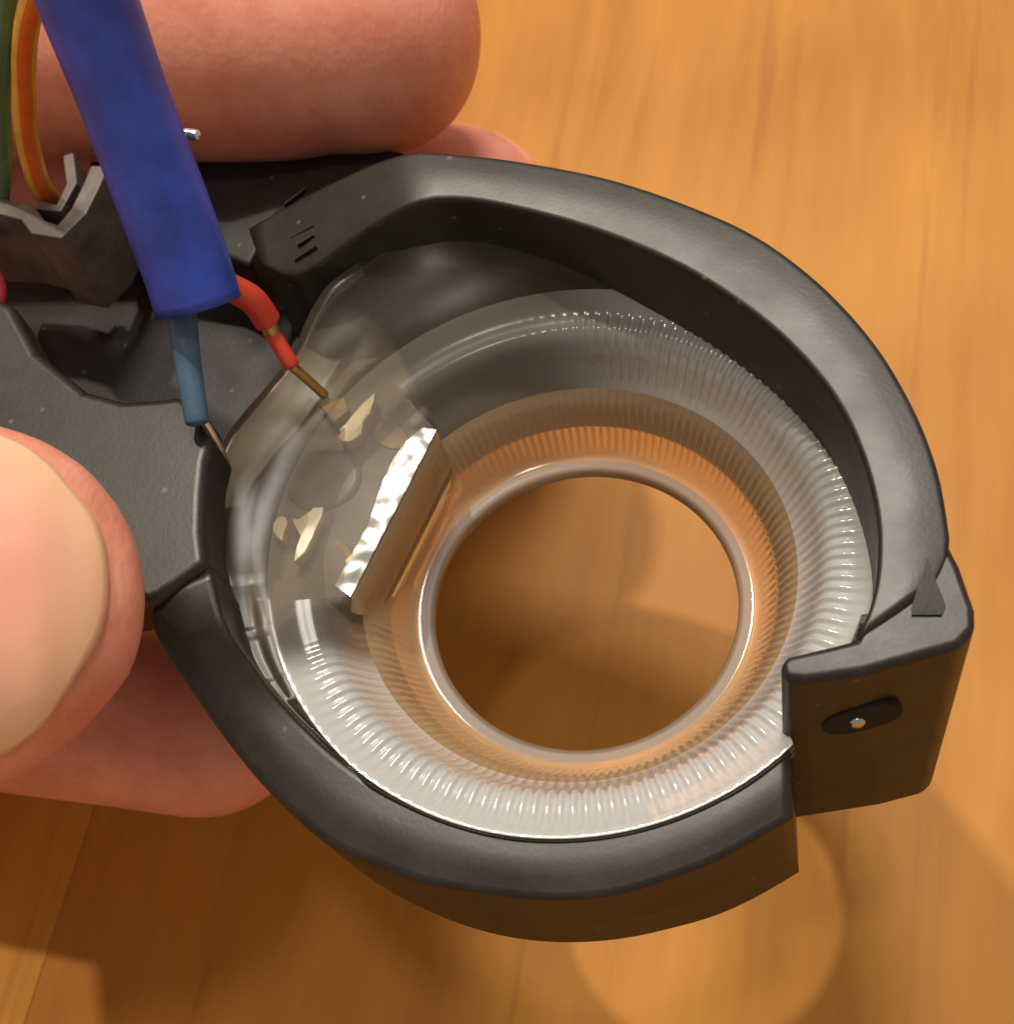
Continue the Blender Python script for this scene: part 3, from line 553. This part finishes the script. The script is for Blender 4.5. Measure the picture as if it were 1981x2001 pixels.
# ================================================================ sleeve and wires
sl = thing('wire_sleeve', 'thick blue plastic sleeve over the wires entering the housing', 'sleeve', T['sleeve'][0])
tube('sleeve_tube', T['sleeve'], lambda t: 2.95 + .12 * math.sin(t * 9) * t, BLUE, sl, n=40, seg=40, hollow=.82)
sp = V(T['solder'][0]); 
obj('solder_tip', *tube_geo([sp + V((-1.6, 0, 0)), sp + V((-.4, .1, .1)), sp + V((.4, 0, 0))], .42, n=8, seg=12, roundend=.4), TIN, sl)
bw = thing('blue_grey_wire', 'short blue-grey wire end poking out below the blue sleeve', 'wire', T['bluewire'][-1])
P = [V(p) for p in T['bluewire']]; tube('insulation', [P[0] + (P[0] - P[1]) * .5] + P, lambda t: 1.0 - .18 * t, SLATE, bw, n=20, roundend=.35)
ps = [V(p) for p in T['pinspot']]
tube('bare_end', [P[-1] + V((.35, .2, -.2)), ps[0].lerp(ps[1], .4), ps[1]], .3, TIN, bw, n=12, seg=10, roundend=.2)
rw = thing('red_wire', 'red insulated wire leaving the blue sleeve towards the diode', 'wire', T['redwire'][-1])
P = [V(p) for p in T['redwire']]; tube('insulation', [P[0] - (P[1] - P[0]) * .6] + P, .98, RED, rw, n=20, roundend=.15)
tube('crimp', [P[-1], V(T['pin'][1])], .62, GOLD, rw, n=6, roundend=.1)
tube('insulation', T['redthin'], .58, RED, rw, n=8, roundend=.1)
tube('bare_end', [T['redthin'][1]] + T['pin2'][1:], .36, GOLD, rw, n=12, roundend=.2)
sw = thing('striped_wire', 'yellow wire with an orange stripe curving into the connector', 'wire', T['stripewire'][0])
tube('insulation', T['stripewire'], .88, YEL, sw, n=40, roundend=.1)
tube('stripe', T['stripewire'], .905, ORG, sw, n=40, seg=8, arc=(math.radians(5), math.radians(72)))
gw = thing('green_wire', 'green wire beside the striped wire at the photo edge', 'wire', T['greenwire'][0])
tube('insulation', T['greenwire'], .85, GRN, gw, n=30, roundend=.1)
dw = thing('dark_red_wire', 'dark red wire in the shade below the connector', 'wire', T['darkred'][0])
tube('insulation', T['darkred'], .8, DRED, dw, n=20, roundend=.1)

# ================================================================ the hand
def finger_geo(path, a, b, nrm, cap, n=54, seg=36, power=2.2, creases=()):
    """path root -> tip; a half width, b half thickness lists along the path; nrm = direction of the nail side"""
    P = crom(path, n); L = [0]; v = []; f = []
    for i in range(1, n): L.append(L[-1] + (P[i] - P[i - 1]).length)
    LL = L[-1]
    # denser stations in the cap
    st = [LL * (1 - cap / LL) * k / (n - 16) for k in range(n - 16)] + [LL - cap + cap * math.sin(math.pi / 2 * k / 15) for k in range(16)]
    def at(s):
        for i in range(n - 1):
            if L[i + 1] >= s or i == n - 2:
                t = (s - L[i]) / max(1e-9, L[i + 1] - L[i]); return P[i].lerp(P[i + 1], t), (P[i + 1] - P[i]).normalized()
    def lin(arr, u): x = u * (len(arr) - 1); i = min(int(x), len(arr) - 2); return arr[i] + (arr[i + 1] - arr[i]) * (x - i)
    info = []
    for s in st:
        p, t = at(s); u = s / LL
        k = 1.0
        if s > LL - cap: k = max(0.02, (1 - ((s - LL + cap) / cap) ** power)) ** (1 / power)
        for (cs, depth, wdt) in creases: k *= 1 - depth * math.exp(-((s - cs * LL) / wdt) ** 2)
        sd = t.cross(nrm).normalized(); nn = sd.cross(t).normalized()
        aa, bb = lin(a, u) * k, lin(b, u) * k
        info.append((p, t, sd, nn, aa, bb, s))
        for q_ in range(seg):
            g = 2 * math.pi * q_ / seg; v.append(p + sd * aa * math.cos(g) + nn * bb * math.sin(g))
    for i in range(n - 1):
        for q_ in range(seg): f.append([i * seg + q_, i * seg + (q_ + 1) % seg, (i + 1) * seg + (q_ + 1) % seg, (i + 1) * seg + q_])
    f += [list(range(seg))[::-1], list(range((n - 1) * seg, n * seg))]
    return v, f, info
hand = thing('hand', 'bare hand gripping the black housing from the left, thumb on top', 'hand', (-110, 15, 10))
parts = []
TH = [V((-112, 6, 36)), V((-84, -7, 50)), V((-62, -9, 56.5))] + [V(p) for p in T['thumb'][0:]]
thumb_n = V((0.10, -0.30, 1)).normalized()
gth = finger_geo(TH, [12.5, 11.5, 10.6, 11.0, 11.4, 11.0], [11, 9, 7.6, 7.6, 7.4, 6.4], thumb_n, 12.5, power=2.15)
parts.append(gth)
UPN = V((0, 0.25, 1))
parts.append(finger_geo([(-112, 44, 36), (-85, 52, 44), (-58, 53, 46), (-36, 51.0, 46), (-18, 48.8, 45.5), (-6.4, 47.8, 45.5)], [10, 9.6, 9.6, 9.4, 9.8, 9.6], [9.5, 9.5, 9.8, 9.6, 10.2, 9.4], UPN, 9.5, power=2.3, creases=((.895, .055, 1.2), (.70, .03, 2))))
parts.append(finger_geo([(-112, 34, 30), (-85, 46, 28), (-52, 53, 28), (-28, 50.5, 27.0), (-3.4, 45.0, 26.5)], [10, 9.2, 8.6, 7.8, 6.8], [10, 9, 8.2, 7.4, 6.4], UPN, 9, power=2.1))
parts.append(finger_geo([(-112, 20, 24), (-84, 10, 17), (-60, 6, 18.5), (-42, 2.2, 19.5), (-25.5, -1.6, 19.5)], [10, 9, 8.6, 8.2, 7.4], [10, 8.6, 8, 7.6, 6.8], V((0, -.4, 1)), 9, power=2.2))
parts.append(finger_geo([(-112, 8, 20), (-92, -4, 13), (-76, -8, 12), (-64, -9, 13)], [9, 7.6, 7.2, 6.6], [9, 7.4, 7, 6.2], V((0, -.3, 1)), 8))
parts.append(finger_geo([(-190, 22, 26), (-150, 23, 28), (-125, 24, 29), (-96, 24, 28)], [24, 27, 34, 33], [17, 17, 17, 15], V((0, 0, 1)), 16, power=2.6))
v = []; f = []
for vv, ff, _ in parts:
    o_ = len(v); v += vv; f += [[i + o_ for i in q_] for q_ in ff]
ho = obj('hand_body', v, f, SKIN, hand)
md = ho.modifiers.new('remesh', 'REMESH'); md.mode = 'VOXEL'; md.voxel_size = 0.7 * MM; md.use_smooth_shade = True
ms = ho.modifiers.new('smooth', 'SMOOTH'); ms.factor = .5; ms.iterations = 9
dg = bpy.context.evaluated_depsgraph_get()
me2 = bpy.data.meshes.new_from_object(ho.evaluated_get(dg)); ho.modifiers.clear(); ho.data = me2
for p in me2.polygons: p.use_smooth = True

# thumbnail: a curved plate on the nail side of the thumb, pink bed and cream free edge
def nail_geo(info, s_back, s_front, halfang, lift, th, smid0=None, side=None, ns=26, na=26):
    LL = info[-1][6]; v = []; f = []
    def ring(s):
        for i in range(len(info) - 1):
            if info[i + 1][6] >= s:
                A_, B_ = info[i], info[i + 1]; t = (s - A_[6]) / max(1e-9, B_[6] - A_[6])
                return [A_[j].lerp(B_[j], t) if j < 4 else A_[j] + (B_[j] - A_[j]) * t for j in range(6)]
        return list(info[-1][:6])
    def sp(s, g):
        p, t, sd, nn, aa, bb = ring(s); return p + sd * aa * math.cos(g) + nn * bb * math.sin(g), (sd * math.cos(g) / max(aa, .1) + nn * math.sin(g) / max(bb, .1)).normalized()
    return sp
spf = nail_geo(gth[2], 0, 0, 0, 0, 0)
LT = gth[2][-1][6]
def nail_patch(name, fn, mt, th=.22, n1=24, n2=24):
    v = []; f = []
    for lay in (1, 0):
        for i in range(n1 + 1):
            for j in range(n2 + 1):
                s, g = fn(i / n1, j / n2); p, nn = spf(s, g)
                edge = min(1, 6 * min(j / n2, 1 - j / n2)) 
                v.append(p + nn * (lay * th * (.35 + .65 * edge) - (1 - lay) * .8))
    M = (n1 + 1) * (n2 + 1)
    for i in range(n1):
        for j in range(n2):
            a_ = i * (n2 + 1) + j; f.append([a_, a_ + 1, a_ + n2 + 2, a_ + n2 + 1]); f.append([M + a_, M + a_ + n2 + 1, M + a_ + n2 + 2, M + a_ + 1])
    bd = [i * (n2 + 1) for i in range(n1 + 1)] + [n1 * (n2 + 1) + j for j in range(1, n2 + 1)] + [i * (n2 + 1) + n2 for i in range(n1 - 1, -1, -1)] + [j for j in range(n2 - 1, 0, -1)]
    for x, y in zip(bd, bd[1:] + bd[:1]): f.append([x, y, M + y, M + x])
    return obj(name, v, f, mt, hand)
def front(j):  # curved free edge
    u = 2 * j - 1; return LT - 2.5 - 5.2 * abs(u) ** 2.4
HA = math.radians(62)
nl = nail_patch('thumbnail', lambda i, j: ((LT - 22) * (1 - i) + front(j) * i, math.pi / 2 + (2 * j - 1) * HA), NAIL, n1=40, n2=32)
at_ = nl.data.attributes.new('free_edge', 'FLOAT', 'POINT')
for lay in (0, 1):
    for i in range(41):
        for j in range(33):
            u = 2 * j / 32 - 1; s_ = (LT - 22) * (1 - i / 40) + front(j / 32) * i / 40
            e_ = (s_ - (LT - 3.9 - 6.6 * abs(u) ** 2)) / 2.8
            at_.data[lay * 41 * 33 + i * 33 + j].value = max(0, min(1, e_ * .5 + .5))

for o in bpy.data.objects:
    if '_b' in o.keys(): del o['_b']
